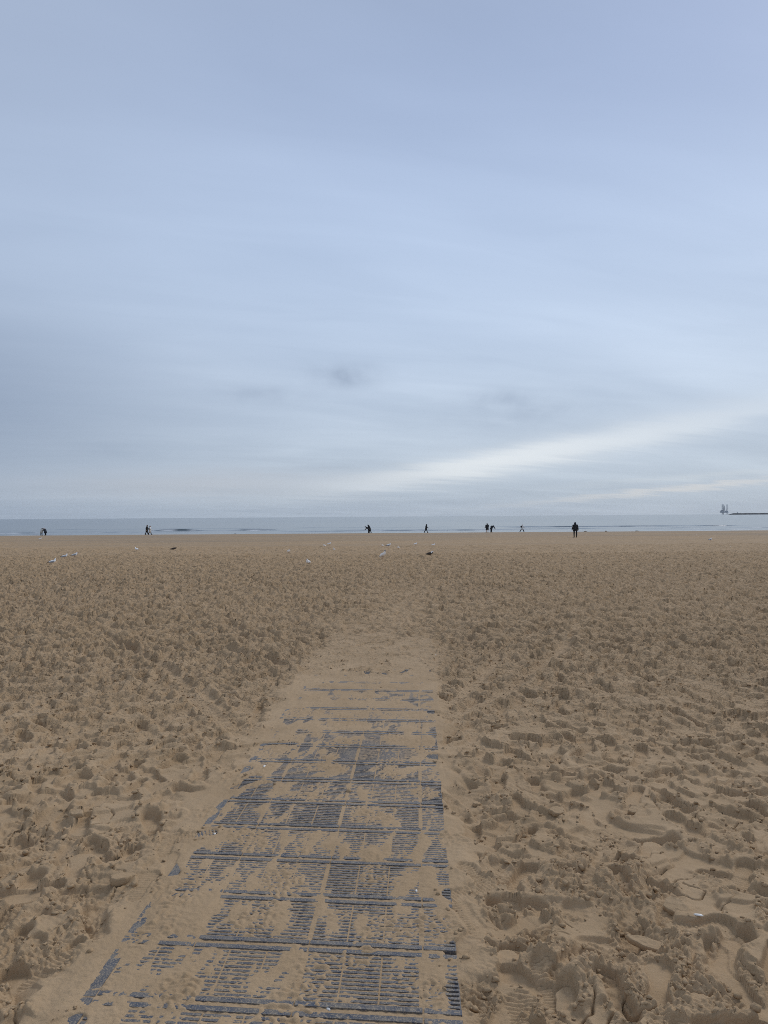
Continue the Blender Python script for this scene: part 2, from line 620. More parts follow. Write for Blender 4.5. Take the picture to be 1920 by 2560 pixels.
for a, b in (((570, 1805), (480, 1720)), ((480, 1720), (275, 1590)), ((545, 1795), (425, 1715)), ((155, 1535), (80, 1490)), ((720, 1665), (540, 1620)),
             ((1120, 1790), (1310, 1690)), ((1090, 1775), (1250, 1640)), ((1310, 1690), (1420, 1600)), ((660, 1600), (560, 1560))):
    rut(a, b)

# ---- sand lying on the mat: thin, swept in strokes, letting the ribs through
sl = rowlim(6.0, 34)
S, T = mat_st(X[sl], YY[sl])
trail = .50 * np.exp(-((S - .62 - .9 * pn(T / 5, S * 0 + 1, 79) - .5 * pn(S / .6, T / 1.5, 80)) / .80) ** 2) * sst(3.5, 6.5, T) * sst(22, 8, T)
H[sl] += (trail * (P0[sl][:, None] + .01 - H[sl])).astype(np.float32)
TRAIL = np.zeros_like(H)
TRAIL[sl] = trail
sl = rowlim(.2, 13)
xs, ys = X[sl], YY[sl]
S, T = mat_st(xs, ys)
wander = .12 * pn(T / .55, S * 0 + 2.0, 70) + .06 * pn(T / .17, S / .3, 71)
n = .95 * pn((S + .10 * T) / .115, T / .34, 72) + .60 * pn((S - .2 * T) / .05, T / .13, 73) + .50 * pn(S / .42, T / .5, 77)
bias = -.30 + .50 * sst(.42, .10, S) - .42 * np.exp(-((S - .022) / .03) ** 2) + .10 * sst(.9, 1.25, S) - .10 * np.exp(-((S - .85) / .3) ** 2) + .42 * sst(1.9, 4.6, T) + 1.3 * sst(3.9, 6.4, T) + 3.0 * sst(5.4, 7.2, T)
grit = sst(.0, .45, pn(S / .21, T / .26, 83))
thick = (np.clip(.0066 * (n + bias), -.0016 + .0022 * sst(1.9, 4.4, T), .010) + .0018 * pn(S / .023, T / .027, 74) + .0015 * pn(S / .013, T / .013, 75)
         + .0085 * grit * np.maximum(0, np.abs(pn(S / .030, T / .030, 84)) * 1.8 - .25))
wob = wander + .02
wm = sst(-.22, -.02, S + wob) * sst(MAT_W + .16, MAT_W + .0, S + wander) * sst(8.6, 4.4, T + 2.8 * pn(S / .45, T / .6, 78))
shoulder = .012 * (sst(-.02, -.25, S + wob) + sst(MAT_W, MAT_W + .2, S + wander))
target = P0[sl][:, None] + thick + shoulder
H[sl] = H[sl] + (target - H[sl]) * wm
inm = sst(-.10, -.03, S) * sst(MAT_W + .08, MAT_W + .02, S) * sst(2.4, 2.6, T) * sst(7.6, 7.0, T) > .5
floor_ = P0[sl][:, None] - .0015 + .0062 * sst(3.0, 5.4, T) + .0030 * pn(S / .07, T / .12, 87)
H[sl] = np.where(inm, np.maximum(H[sl], floor_), H[sl])
CRB[sl] = CRB[sl] * (1 - .85 * wm)
MIDW = 1 - .55 * TRAIL
MIDW[sl] *= 1 - .75 * wm * sst(6.5, 4.0, T)
H0 = H.copy()
# light shoe marks on and beside the mat
for u, v, a, tr in ((620, 1955, .5, .0035), (600, 1930, .4, .003), (700, 1860, 1.5, .003), (1130, 2000, -.3, .003), (1190, 2185, -.5, .0035), (1165, 2290, -.2, .002),
                    (1120, 1905, .1, .002), ):
    gx, gy = ground_px(u, v)
    stamp(gx, gy, -a, 1.0, .006, .003, tread=tr)
for _ in range(64):
    t_ = random.uniform(.0, 8.5)
    s_ = random.choice((random.uniform(-.42, -.02), random.uniform(MAT_W, MAT_W + .32)))
    g_ = MAT_O + macr * s_ + mdir * (t_ - .6)
    stamp(float(g_[0]), float(g_[1]), walk_angle() * .6, random.uniform(.95, 1.15), random.uniform(.004, .009) if not .0 < s_ < 1 else .003, .003,
          tread=random.choice((0, .0015, .0025)), soft=.5, keep=.5, heave=.2)
for _ in range(70):                       # trodden sand over the buried far end
    g_ = MAT_O + macr * random.uniform(-.25, MAT_W + .2) + mdir * random.uniform(4.9, 9.5)
    stamp(float(g_[0]), float(g_[1]), walk_angle() * .6, random.uniform(.95, 1.15), random.uniform(.005, .014), random.uniform(.004, .012),
          soft=.5, keep=.5, heave=.5, rel=1.0)

HX, HY = X, Y


def height(x, yv):
    """height of the finished sand surface"""
    r = int(np.clip(np.searchsorted(Y, yv), 1, NR - 1))
    f = (yv - Y[r - 1]) / (Y[r] - Y[r - 1])
    return float((1 - f) * np.interp(x, X[r - 1], H[r - 1]) + f * np.interp(x, X[r], H[r]))


# ------------------------------------------------------------------ sand material and beach object
def sand_material():
    m = bpy.data.materials.new('damp_sand')
    m.use_nodes = True
    N = NT(m.node_tree)
    g = N.n('ShaderNodeNewGeometry')
    pos = g.outputs['Position']
    at = N.n('ShaderNodeAttribute', attribute_name='crumb')
    wt = N.n('ShaderNodeAttribute', attribute_name='wet')
    big = N.noise(pos, .16, 4, .55)
    mid = N.noise(pos, 1.7, 4, .6)
    sml = N.noise(pos, 26, 4, .65)
    grain = N.noise(pos, 430, 2, .7)
    spk = N.noise(pos, 900, 1, .5)
    c = N.mix(N.ramp(mid, [(.3, 0.0), (.7, 1.0)]), (.368, .252, .144, 1), (.468, .330, .199, 1))
    c = N.mix(N.m('MULTIPLY', N.ramp(big, [(.40, 0.0), (.66, 1.0)]), .35), c, (.38, .268, .165, 1))
    c = N.mix(N.m('MULTIPLY', N.ramp(sml, [(.35, 1.0), (.62, 0.0)]), .30), c, (.34, .235, .132, 1))
    # freshly turned sand is damp, so a little darker and browner
    c = N.mix(N.m('MULTIPLY', N.ramp(at.outputs['Fac'], [(.25, 0.0), (1.0, 1.0)]), .14), c, (.305, .202, .112, 1))
    gk = N.m('ADD', N.m('MULTIPLY', N.m('SUBTRACT', grain, .5), .62), 1.0)
    c = N.mix(1.0, c, N.xyz(gk, gk, gk), 'MULTIPLY')
    c = N.mix(N.m('MULTIPLY', N.ramp(spk, [(.66, 0.0), (.74, 1.0)]), .35), c, (.62, .54, .42, 1))
    c = N.mix(N.m('MULTIPLY', N.ramp(spk, [(.24, 1.0), (.31, 0.0)]), .5), c, (.14, .10, .07, 1))
    # the lower beach stays damp: greyer, in long bands
    dp = N.n('ShaderNodeAttribute', attribute_name='damp')
    c = N.mix(dp.outputs['Fac'], c, (.305, .232, .160, 1))
    # wet sand at the water's edge
    c = N.mix(wt.outputs['Fac'], c, (.17, .135, .105, 1))
    p = N.n('ShaderNodeBsdfPrincipled')
    N.set(p.inputs['Base Color'], c)
    N.set(p.inputs['Roughness'], N.m('SUBTRACT', .93, N.m('MULTIPLY', wt.outputs['Fac'], .70)))
    N.set(p.inputs['Specular IOR Level'], N.m('ADD', .18, N.m('MULTIPLY', wt.outputs['Fac'], .3)))
    hgt = N.m('ADD', N.m('MULTIPLY', grain, .55), N.m('MULTIPLY', N.noise(pos, 120, 3, .6), 1.1))
    # trodden relief too fine for the far part of the mesh
    lo = N.n('ShaderNodeAttribute', attribute_name='far')
    r1 = N.ramp(N.noise(pos, 2.5, 2, .55, .6), [(.43, 0.0), (.57, 1.0)])
    r2 = N.ramp(N.noise(pos, 5.2, 2, .55, .6), [(.42, 0.0), (.58, 1.0)])
    farh = N.m('MULTIPLY', lo.outputs['Fac'], N.m('ADD', N.m('MULTIPLY', r1, .034), N.m('MULTIPLY', r2, .014)))
    md = N.n('ShaderNodeAttribute', attribute_name='mid')
    q1 = N.ramp(N.noise(pos, 13.0, 3, .6, .5), [(.44, 0.0), (.56, 1.0)])
    q2 = N.ramp(N.noise(pos, 31.0, 2, .6, .5), [(.42, 0.0), (.58, 1.0)])
    midh = N.m('MULTIPLY', md.outputs['Fac'], N.m('ADD', N.m('MULTIPLY', q1, .008), N.m('MULTIPLY', q2, .005)))
    farh = N.m('ADD', farh, midh)
    b2 = N.n('ShaderNodeBump')
    b2.inputs['Strength'].default_value = 1.0
    b2.inputs['Distance'].default_value = 1.0
    N.set(b2.inputs['Height'], farh)
    b = N.n('ShaderNodeBump')
    b.inputs['Strength'].default_value = .60
    b.inputs['Distance'].default_value = .0045
    N.set(b.inputs['Height'], hgt)
    N.set(b.inputs['Normal'], b2.outputs[0])
    N.set(p.inputs['Normal'], b.outputs[0])
    o = N.n('ShaderNodeOutputMaterial')
    m.node_tree.links.new(p.outputs[0], o.inputs[0])
    return m


SAND = sand_material()


def grid_mesh(name, X, Yf, Z, attrs, mat):
    nr, nc = X.shape
    co = np.empty((nr * nc, 3), np.float32)
    co[:, 0] = X.ravel()
    co[:, 1] = Yf.ravel()
    co[:, 2] = Z.ravel()
    i = np.arange(nr * nc, dtype=np.int32).reshape(nr, nc)
    q = np.stack([i[:-1, :-1], i[:-1, 1:], i[1:, 1:], i[1:, :-1]], axis=-1).reshape(-1)
    nf = (nr - 1) * (nc - 1)
    me = bpy.data.meshes.new(name)
    me.vertices.add(nr * nc)
    me.vertices.foreach_set('co', co.ravel())
    me.loops.add(nf * 4)
    me.loops.foreach_set('vertex_index', q)
    me.polygons.add(nf)
    me.polygons.foreach_set('loop_start', np.arange(0, nf * 4, 4, dtype=np.int32))
    me.polygons.foreach_set('loop_total', np.full(nf, 4, np.int32))
    me.update(calc_edges=True)
    for k, a in attrs.items():
        at = me.attributes.new(k, 'FLOAT', 'POINT')
        at.data.foreach_set('value', np.ascontiguousarray(a, np.float32).ravel())
    me.shade_smooth()
    me.materials.append(mat)
    return me


wet = sst(139.0, 149.0, YY + 2.2 * pn(X / 17, YY / 9, 81)) * np.ones_like(H)
DAMP = np.clip(sst(58, 112, YY) * .62 + (.55 * pn(X / 46, YY / 7.5, 85) + .35 * pn(X / 15, YY / 3.0, 86)) * sst(38, 80, YY), 0, .9)
beach = link('beach', grid_mesh('beach', X, YY, H, {'crumb': np.clip(CRB, 0, 1), 'wet': wet, 'damp': DAMP, 'mid': sst(3.2, 7.5, YY) * (1 - .55 * sst(18, 45, YY)) * (1 - sst(70, 110, YY)) * MIDW, 'far': sst(7, 22, YY) * (1 - .7 * sst(90, 140, YY)) * (1 - .7 * TRAIL)}, SAND))
tag(beach, kind='structure')

# ------------------------------------------------------------------ sea
def sea_material():
    m = bpy.data.materials.new('sea_water')
    m.use_nodes = True
    N = NT(m.node_tree)
    g = N.n('ShaderNodeNewGeometry')
    pos = g.outputs['Position']
    fo = N.n('ShaderNodeAttribute', attribute_name='foam')
    mp = N.n('ShaderNodeMapping')
    mp.inputs['Scale'].default_value = (.45, 1.0, 1.0)
    N.set(mp.inputs['Vector'], pos)
    chop = N.noise(mp.outputs[0], .9, 4, .6)
    swl = N.noise(mp.outputs[0], .13, 3, .55)
    lng = N.noise(mp.outputs[0], .022, 3, .55)
    patch = N.noise(mp.outputs[0], .0045, 4, .6)
    hgt = N.m('ADD', N.m('ADD', N.m('MULTIPLY', chop, .22), N.m('MULTIPLY', swl, 1.0)), N.m('MULTIPLY', lng, 2.4))
    b = N.n('ShaderNodeBump')
    b.inputs['Strength'].default_value = .26
    b.inputs['Distance'].default_value = 1.0
    ys_ = N.n('ShaderNodeSeparateXYZ')
    N.set(ys_.inputs[0], pos)
    mr = N.n('ShaderNodeMapRange')
    N.set(mr.inputs[0], ys_.outputs[1])
    for q_, v_ in zip((1, 2, 3, 4), (150.0, 500.0, .08, .55)):
        mr.inputs[q_].default_value = v_
    N.set(b.inputs['Strength'], mr.outputs[0])
    N.set(b.inputs['Height'], hgt)
    c = N.mix(N.ramp(patch, [(.35, 0.0), (.65, 1.0)]), (.050, .075, .090, 1), (.075, .100, .110, 1))
    c = N.mix(fo.outputs['Fac'], c, (.72, .74, .76, 1))
    p = N.n('ShaderNodeBsdfPrincipled')
    N.set(p.inputs['Base Color'], c)
    N.set(p.inputs['Roughness'], N.m('ADD', .16, N.m('MULTIPLY', fo.outputs['Fac'], .5)))
    p.inputs['IOR'].default_value = 1.333
    N.set(p.inputs['Normal'], b.outputs[0])
    o = N.n('ShaderNodeOutputMaterial')
    m.node_tree.links.new(p.outputs[0], o.inputs[0])
    return m


sy = np.concatenate([np.arange(147, 232, .30), np.geomspace(233, 700, 40), np.geomspace(760, 7000, 30)])
sx_in = np.arange(-190, 190.1, .9)
so = np.geomspace(200, 6800, 22)
sx = np.concatenate([-so[::-1], sx_in, so])
SX, SY = np.meshgrid(sx, sy)
SZ = np.full(SX.shape, SEA_Z)
FOAM = np.zeros(SX.shape)


def breaker(yc, xa, xb, amp, foam, seed, fadew=6.0, wid=1.5):
    """a low wave front running along the shore between xa and xb"""
    global SZ, FOAM
    line = yc + 2.2 * pn(SX / 34, SX * 0 + .5, seed) + .5 * pn(SX / 7, SX * 0 + 3.5, seed + 1)
    d = SY - line
    a = amp * sst(xa - fadew, xa + fadew, SX) * sst(xb + fadew, xb - fadew, SX) * np.clip(.72 + .6 * pn(SX / 11, SX * 0 + 7.5, seed + 2), .15, 1.2)
    shape = np.where(d < 0, np.exp(-(d / (wid * .42)) ** 2), np.exp(-(d / (wid * 2.0)) ** 2))
    a = a * 1.35
    SZ = SZ + a * shape
    f = np.exp(-((d + wid * 1.25) / (wid * 1.15)) ** 2) * np.clip(.45 + 1.5 * pn(SX / 4.0, SY / 2.0, seed + 3), 0, 1)
    FOAM = np.maximum(FOAM, np.minimum(1.0, 1.15 * foam) * f * np.minimum(1, a / max(amp, 1e-6)))


breaker(189, -61, -49, .34, .85, 101, 3)
breaker(188, -41, -29, .30, .8, 105, 3)
breaker(190, -140, 20, .07, .5, 109)
breaker(172, -24, 32, .17, .75, 113, 8)
breaker(174, -160, -45, .13, .85, 117, 10)
breaker(209, 38, 104, .20, .35, 121, 8)
breaker(181, 30, 130, .16, .55, 125, 12)
breaker(163, -28, -6, .12, .6, 129, 5)
breaker(165, 60, 150, .10, .6, 133, 12)
breaker(160, -130, -60, .06, .5, 137, 12)
breaker(225, -120, 120, .08, .1, 141, 20, 2.2)
edge = np.exp(-((SY - 151.6 - 1.4 * pn(SX / 15, SX * 0 + 9.5, 150)) / .55) ** 2) * np.clip(.35 + .9 * pn(SX / 6, SY / 3, 151), 0, .8)
FOAM = np.maximum(FOAM, np.minimum(1, 1.25 * edge))
ampn = sst(152, 175, SY) * (1 - sst(215, 232, SY))
SZ = SZ + ampn * (.030 * pn(SX / 5.5, SY / 3.2, 160) + .016 * pn(SX / 2.2, SY / 1.4, 161))
sea = link('sea', grid_mesh('sea', SX, SY, SZ, {'foam': FOAM}, sea_material()))
tag(sea, kind='structure')

# ------------------------------------------------------------------ buried path mat (panels, each its own part)
def mat_material():
    m = bpy.data.materials.new('blue_black_plastic')
    m.use_nodes = True
    N = NT(m.node_tree)
    g = N.n('ShaderNodeNewGeometry')
    pos = g.outputs['Position']
    d1 = N.noise(pos, 22, 5, .7)
    d2 = N.noise(pos, 160, 3, .7)
    c = N.mix(N.ramp(N.noise(pos, 5, 3, .6), [(.35, 0.0), (.65, 1.0)]), (.026, .036, .058, 1), (.042, .056, .086, 1))
    dust = N.m('MULTIPLY', N.ramp(d1, [(.34, 0.0), (.66, 1.0)]), .55)
    c = N.mix(dust, c, (.26, .21, .145, 1))
    c = N.mix(N.m('MULTIPLY', N.ramp(d2, [(.50, 0.0), (.62, 1.0)]), .6), c, (.40, .31, .20, 1))
    p = N.n('ShaderNodeBsdfPrincipled')
    N.set(p.inputs['Base Color'], c)
    p.inputs['Roughness'].default_value = .55
    b = N.n('ShaderNodeBump')
    b.inputs['Strength'].default_value = .5
    b.inputs['Distance'].default_value = .002
    N.set(b.inputs['Height'], d2)
    N.set(p.inputs['Normal'], b.outputs[0])
    o = N.n('ShaderNodeOutputMaterial')
    m.node_tree.links.new(p.outputs[0], o.inputs[0])
    return m


MATM = mat_material()
PITCH, SHEAR = .340, .045
cols = [(.045, .286), (.289, .717), (.720, 1.143), (1.146, MAT_W)]


def panel_mesh(wd):
    b = MB()
    hx, hy = wd / 2 - .0015, PITCH / 2 - .011

    def bx(x0, x1, y0, y1, z0, z1):
        k = len(b.v)
        b.box((x0, y0, z0), (x1, y1, z1))
        for i in range(k, len(b.v)):
            x, y_, z = b.v[i]
            b.v[i] = (x, y_ - SHEAR * x, z)
    bx(-hx, hx, -hy, hy, -.012, -.0075)
    bw = .024
    bx(-hx, hx, -hy + .001, -hy + bw, -.0075, .0026)
    bx(-hx, hx, hy - bw, hy - .001, -.0075, .0026)
    nb = max(1, round(wd / .14))
    nrib = 12
    y0, y1 = -hy + bw + .006, hy - bw - .006
    p = (y1 - y0) / nrib
    for k in range(nrib):
        for j in range(nb):
            xa = -hx + .004 + j * (2 * hx - .008) / nb
            xb = xa + (2 * hx - .008) / nb - (.007 if nb > 1 else 0)
            yc = y0 + p * (k + .5)
            bx(xa, xb, yc - p * .26, yc + p * .26, -.0075, 0)
    return b.mesh('panel', MATM, smooth=False)


bmat = empty('path_mat', (float(MAT_O[0]), float(MAT_O[1]), float(prof(MAT_O[1]))), -MAT_YAW)
tag(bmat, 'dark blue-black ribbed plastic path mat half buried under swept sand', 'mat')
seam = np.array(ground_px(987, 2254))
_s0, _t0 = mat_st(seam[0], seam[1])
t_first = _t0 - 4 * PITCH + SHEAR * (_s0 - MAT_W / 2)
inv = Matrix.Translation(bmat.location) @ Matrix.Rotation(-MAT_YAW, 4, 'Z')
pms = [panel_mesh(b_ - a_) for a_, b_ in cols]
rgt = random.Random(5)
for i in range(18):
    t = t_first + (i + .5) * PITCH
    for (a_, b_), pm in zip(cols, pms):
        sc = (a_ + b_) / 2
        tc_ = t - SHEAR * (sc - MAT_W / 2)
        wxy = MAT_O + macr * sc + mdir * tc_
        sl_ = float((prof(wxy[1] + .2) - prof(wxy[1] - .2)) / .4)
        o = link('panel', pm, None, bmat)
        o.location = (sc, tc_, float(prof(wxy[1])) - bmat.location.z + rgt.uniform(-.0012, .0008))
        o.rotation_euler = (math.atan(sl_) + rgt.uniform(-.002, .002), rgt.uniform(-.002, .002), rgt.uniform(-.003, .003))
# flat edging along the left side, in short lengths
em = MB()
em.box((-.021, -PITCH * .5 + .004, -.010), (.021, PITCH * .5 - .004, -.0012))
eme = em.mesh('edge_strip', MATM, smooth=False)
for i in range(16):
    t = t_first + (i + .5) * PITCH + SHEAR * MAT_W / 2
    wxy = MAT_O + macr * .021 + mdir * t
    o = link('edge_strip', eme, None, bmat)
    o.location = (.021, t, float(prof(wxy[1])) - bmat.location.z + rgt.uniform(-.002, .003))
    o.rotation_euler = (math.atan(float((prof(wxy[1] + .2) - prof(wxy[1] - .2)) / .4)), rgt.uniform(-.02, .02), 0)

# ------------------------------------------------------------------ lumps of sand, crumbs, shell bits
def clod_mesh(seed, lx, ly, lz, slab=True):
    rg = random.Random(seed)
    bm = bmesh.new()
    bmesh.ops.create_icosphere(bm, subdivisions=4, radius=1.0)
    ph = [rg.uniform(0, 6.28) for _ in range(6)]
    for v in bm.verts:
        a = math.atan2(v.co.y, v.co.x)
        k = 1 + .10 * math.sin(2 * a + ph[0]) + .08 * math.sin(3 * a + ph[1]) + .05 * math.sin(5 * a + ph[2]) + .03 * math.sin(9 * a + ph[5])
        z = v.co.z
        if slab:
            z = math.copysign(min(abs(z) * 3.5, 1.0), z)
        n = .10 * math.sin(7 * v.co.x + ph[3]) * math.sin(6 * v.co.y + ph[4]) + rg.uniform(-.05, .05)
        v.co = Vector((v.co.x * k * lx, v.co.y * k * ly, (z + n) * lz))
    me = bpy.data.meshes.new('sand_clod')
    bm.to_mesh(me)
    bm.free()
    me.shade_smooth()
    me.materials.append(SAND)
    return me


clods = [
    (1424, 2492, .062, .048, .013, (.10, -.10, .6), 'round flat cake of damp sand lifted by a shoe near the bottom edge'),
    (1620, 2345, .066, .030, .011, (.10, .10, -.5), 'long cracked slab of sand standing up right of the mat'),
    (305, 2200, .055, .036, .016, (-.12, .10, .3), 'broken cap of sand beside the largest bare patch of edging on the left'),
    (1392, 2030, .045, .032, .013, (.2, .1, .2), 'small raised sand slab right of the mat, beyond the dug pit'),
    (1690, 2265, .045, .05, .014, (.05, -.2, .4), 'oval sand cake at the right, left of the white shell splinter'),
    (1192, 1996, .03, .022, .010, (.1, .2, 1.0), 'smallest sand cake, against the right side of the mat'),
    (193, 2043, .05, .026, .012, (.1, -.1, -.7), 'thin tilted sand plate among footprints left of the mat'),
    (1590, 2010, .05, .03, .013, (.2, .0, .3), 'cracked sand plate at the right edge of the trodden area'),
]
for k, (u, v, lx, ly, lz, rot, lab) in enumerate(clods):
    gx, gy = ground_px(u, v)
    o = link('sand_clod', clod_mesh(20 + k, lx, ly, lz))
    o.location = (gx, gy, height(gx, gy) + lz * .35)
    o.rotation_euler = rot
    tag(o, lab, 'sand clod', 'cakes of sand kicked up around the mat')

# loose crumbs scattered over the churned sand, too many to count
bmc = bmesh.new()
bmesh.ops.create_icosphere(bmc, subdivisions=1, radius=1.0)
base_v = np.array([v.co[:] for v in bmc.verts])
base_f = np.array([[v.index for v in f.verts] for f in bmc.faces])
bmc.free()
cv, cf, nb = [], [], 0
tries = 0
while nb < 8000 and tries < 90000:
    tries += 1
    gy = 1.3 + 7.5 * random.random() ** 1.6
    gx = random.uniform(-.95, .95) * (.60 * gy + .50)
    r = int(np.searchsorted(Y, gy))
    c = NO + int((gx / HW[r] + 1) * .5 * (NC - 1))
    if random.random() > CRB[r, c] ** 2 * 1.1:
        continue
    s = min(.0022 + .0032 * random.expovariate(1.0), .014)
    q = base_v * (1 + .35 * rng.standard_normal((len(base_v), 1))) * np.array([s * random.uniform(.7, 1.5), s * random.uniform(.7, 1.4), s * random.uniform(.6, 1.0)])
    cv.append(q + np.array([gx, gy, float(H[r, c]) + s * .25]))
    cf.append(base_f + nb * len(base_v))
    nb += 1
me = bpy.data.meshes.new('sand_crumbs')
me.from_pydata(np.concatenate(cv).tolist(), [], np.concatenate(cf).tolist())
me.shade_smooth()
me.materials.append(SAND)
tag(link('sand_crumbs', me), 'loose crumbs of damp sand scattered over the footprints', 'sand', kind='stuff')

SHELL = simple_mat('shell_white', (.74, .71, .66), .35, .12, 60)
for k, (u, v, s, lab) in enumerate((
        (1746, 2298, .016, 'white shell splinter on the churned sand at the lower right'),
        (661, 1918, .011, 'white shell bit on the left half of the mat, farthest of those on it'),
        (1090, 1639, .014, 'white shell bit beyond the far right end of the mat'),
        (537, 2088, .009, 'pale shell bit on sand near the left edging of the mat'),
        (821, 2521, .008, 'tiny white shell bit on the nearest dark band of the mat'),
        (1041, 2230, .007, 'tiny white shell bit near the right side of the mat'))):
    gx, gy = ground_px(u, v)
    b = MB()
    rg = random.Random(k)
    n = 9
    for ring, (rr, zz) in enumerate(((.25, .32), (.7, .24), (1.0, 0), (.9, -.06), (.3, .12))):
        pass
    rings = []
    for rr, zz in ((.25, .34), (.7, .26), (1.0, .02), (.88, -.03), (.35, .20)):
        rings.append([(s * rr * math.cos(6.283 * i / n) * 1.3, s * rr * math.sin(6.283 * i / n) * (.7 + .12 * math.sin(i * 2.3 + k)), s * zz) for i in range(n)])
    b.ring_stack(rings)
    o = b.build('shell_fragment', SHELL)
    o.location = (gx, gy, height(gx, gy) + .0015)
    o.rotation_euler = (rg.uniform(-.3, .3), rg.uniform(-.3, .3), rg.uniform(0, 6))
    tag(o, lab, 'shell', 'white shell bits on the sand')

# ------------------------------------------------------------------ people
SKIN = simple_mat('skin', (.50, .31, .23), .55, .1, 12)
DARK = simple_mat('black_cloth', (.010, .011, .014), .85, .3, 20, .3)
NAVY = simple_mat('dark_navy_cloth', (.014, .018, .030), .85, .3, 20, .3)
CREAM = simple_mat('cream_cloth', (.52, .49, .43), .85, .15, 20, .3)
WHITE = simple_mat('white_cloth', (.74, .73, .70), .8, .1, 20, .3)
HAIRD = simple_mat('dark_hair', (.014, .011, .010), .6, .3, 60)
SHOE = simple_mat('dark_shoe', (.012, .012, .012), .6, .2, 20)
GREYC = simple_mat('grey_cloth', (.10, .11, .12), .85, .2, 20)


def rot_x(v, a):
    return Vector((v[0], v[1] * math.cos(a) - v[2] * math.sin(a), v[1] * math.sin(a) + v[2] * math.cos(a)))


def make_person(name, loc, rz, height_m, lean=0.0, legs=((.0, .0), (.0, .0)), arms=((.1, .1, .2), (.1, .1, .2)), spread=.09,
                head=0.0, coat='black', coat_mat=DARK, hem=.62, leg_mat=DARK, headwear='hair', head_mat=HAIRD, backpack=None, wide=1.0, bare_shins=False):
    """faces local +Y. legs/arms are (right, left): legs (swing, knee), arms (swing, out, elbow)"""
    k = height_m / 1.75
    root = empty(name, loc, rz)
    pel = Vector((0, 0, .92))
    U = Vector((0, math.sin(lean), math.cos(lean)))
    waist, chest, neck = pel + U * .20, pel + U * .40, pel + U * .54
    hl = lean + head
    HU = Vector((0, math.sin(hl), math.cos(hl)))
    HF = Vector((0, math.cos(hl), -math.sin(hl)))
    throat = neck + (U + HU).normalized() * .06
    jaw, skull, crown = throat + HU * .045 + HF * .02, throat + HU * .125 + HF * .012, throat + HU * .195
    J = {}
    for s, nm in ((1, 'R'), (-1, 'L')):
        sw, kn = legs[0 if s > 0 else 1]
        hip = pel + Vector((s * spread, 0, -.03))
        dirn = Vector((s * .03, math.sin(sw), -math.cos(sw))).normalized()
        knee = hip + dirn * .42
        d2 = Vector((0, math.sin(sw - kn), -math.cos(sw - kn)))
        ank = knee + d2 * .41
        toe = ank + Vector((s * .03, .15 * math.cos((sw - kn) * .5), -.055 + .05 * max(0, -(sw - kn))))
        J['leg' + nm] = [hip, knee, ank, toe]
        a, ab, eb = arms[0 if s > 0 else 1]
        sh = pel + U * .50 + Vector((s * .185 * wide, 0, 0))
        d = Vector((s * math.sin(ab), math.cos(ab) * math.sin(a), -math.cos(ab) * math.cos(a)))
        elb = sh + d * .29
        a2 = a + eb
        d2 = Vector((s * math.sin(ab) * .7, math.cos(ab) * math.sin(a2), -math.cos(ab) * math.cos(a2))).normalized()
        wr = elb + d2 * .255
        J['arm' + nm] = [sh, elb, wr, d2]
    zmin = min(p.z for nm in 'RL' for p in J['leg' + nm][2:4]) - .03
    sh0 = Vector((0, 0, -zmin))

    def K(p):
        return (Vector(p) + sh0) * k
    # --- one continuous body from a jointed skeleton (Skin + Subdivision)
    vs, es, rs = [], [], []

    def av(p, r, frm=None):
        vs.append(K(p)[:])
        rs.append(r * k)
        if frm is not None:
            es.append((frm, len(vs) - 1))
        return len(vs) - 1
    i0 = av(pel, .125)
    i1 = av(waist, .115, i0)
    i2 = av(chest, .13, i1)
    i3 = av(neck, .06, i2)
    i4 = av(throat, .052, i3)
    i5 = av(jaw, .068, i4)
    i6 = av(skull, .092, i5)
    av(crown, .062, i6)
    av(skull + HF * .105 - HU * .03, .014, i6)                  # nose
    for s in (1, -1):
        av(skull + Vector((s * .095, 0, 0)) - HF * .01, .018, i6)   # ears
    for s, nm in ((1, 'R'), (-1, 'L')):
        hip, knee, ank, toe = J['leg' + nm]
        a = av(hip, .088, i0)
        a = av((hip + knee) / 2, .075, a)
        a = av(knee, .055, a)
        a = av(knee * .6 + ank * .4, .055, a)
        a = av(ank, .038, a)
        av(toe, .034, a)
        sh, elb, wr, d2 = J['arm' + nm]
        a = av(sh, .062, i2)
        a = av(elb, .043, a)
        a = av(wr, .028, a)
        pal = wr + d2 * .075
        pm_ = av(pal, .030, a)
        side = Vector((0, 1, 0)) if abs(d2.y) < .7 else Vector((0, 0, 1))
        side = (side - d2 * side.dot(d2)).normalized()
        curl = Vector((-s, 0, 0))
        for q, ln in ((-.026, .062), (-.009, .076), (.009, .082), (.026, .072)):
            b0 = pal + side * q + d2 * .02
            c1 = av(b0 + d2 * ln * .5, .0095, pm_)
            av(b0 + d2 * ln * .85 + curl * ln * .35, .008, c1)
        t1 = av(wr + d2 * .045 + side * .040, .011, a)
        av(wr + d2 * .085 + side * .052 + curl * .012, .009, t1)
    me = bpy.data.meshes.new('body_skeleton')
    me.from_pydata(vs, es, [])
    tmp = bpy.data.objects.new('body_skeleton', me)
    C.objects.link(tmp)
    md = tmp.modifiers.new('skin', 'SKIN')
    md.use_smooth_shade = True
    for i, sv_ in enumerate(me.skin_vertices[0].data):
        sv_.radius = (rs[i], rs[i])
        sv_.use_root = (i == 0)
    sb = tmp.modifiers.new('sub', 'SUBSURF')
    sb.levels = 1
    dg = bpy.context.evaluated_depsgraph_get()
    bme = bpy.data.meshes.new_from_object(tmp.evaluated_get(dg))
    bpy.data.objects.remove(tmp)
    bme.materials.clear()
    bme.materials.append(SKIN)
    bme.shade_smooth()
    link('body', bme, None, root)
    # --- coat: hanging skirt, trunk and sleeves
    b = MB()
    rings = []
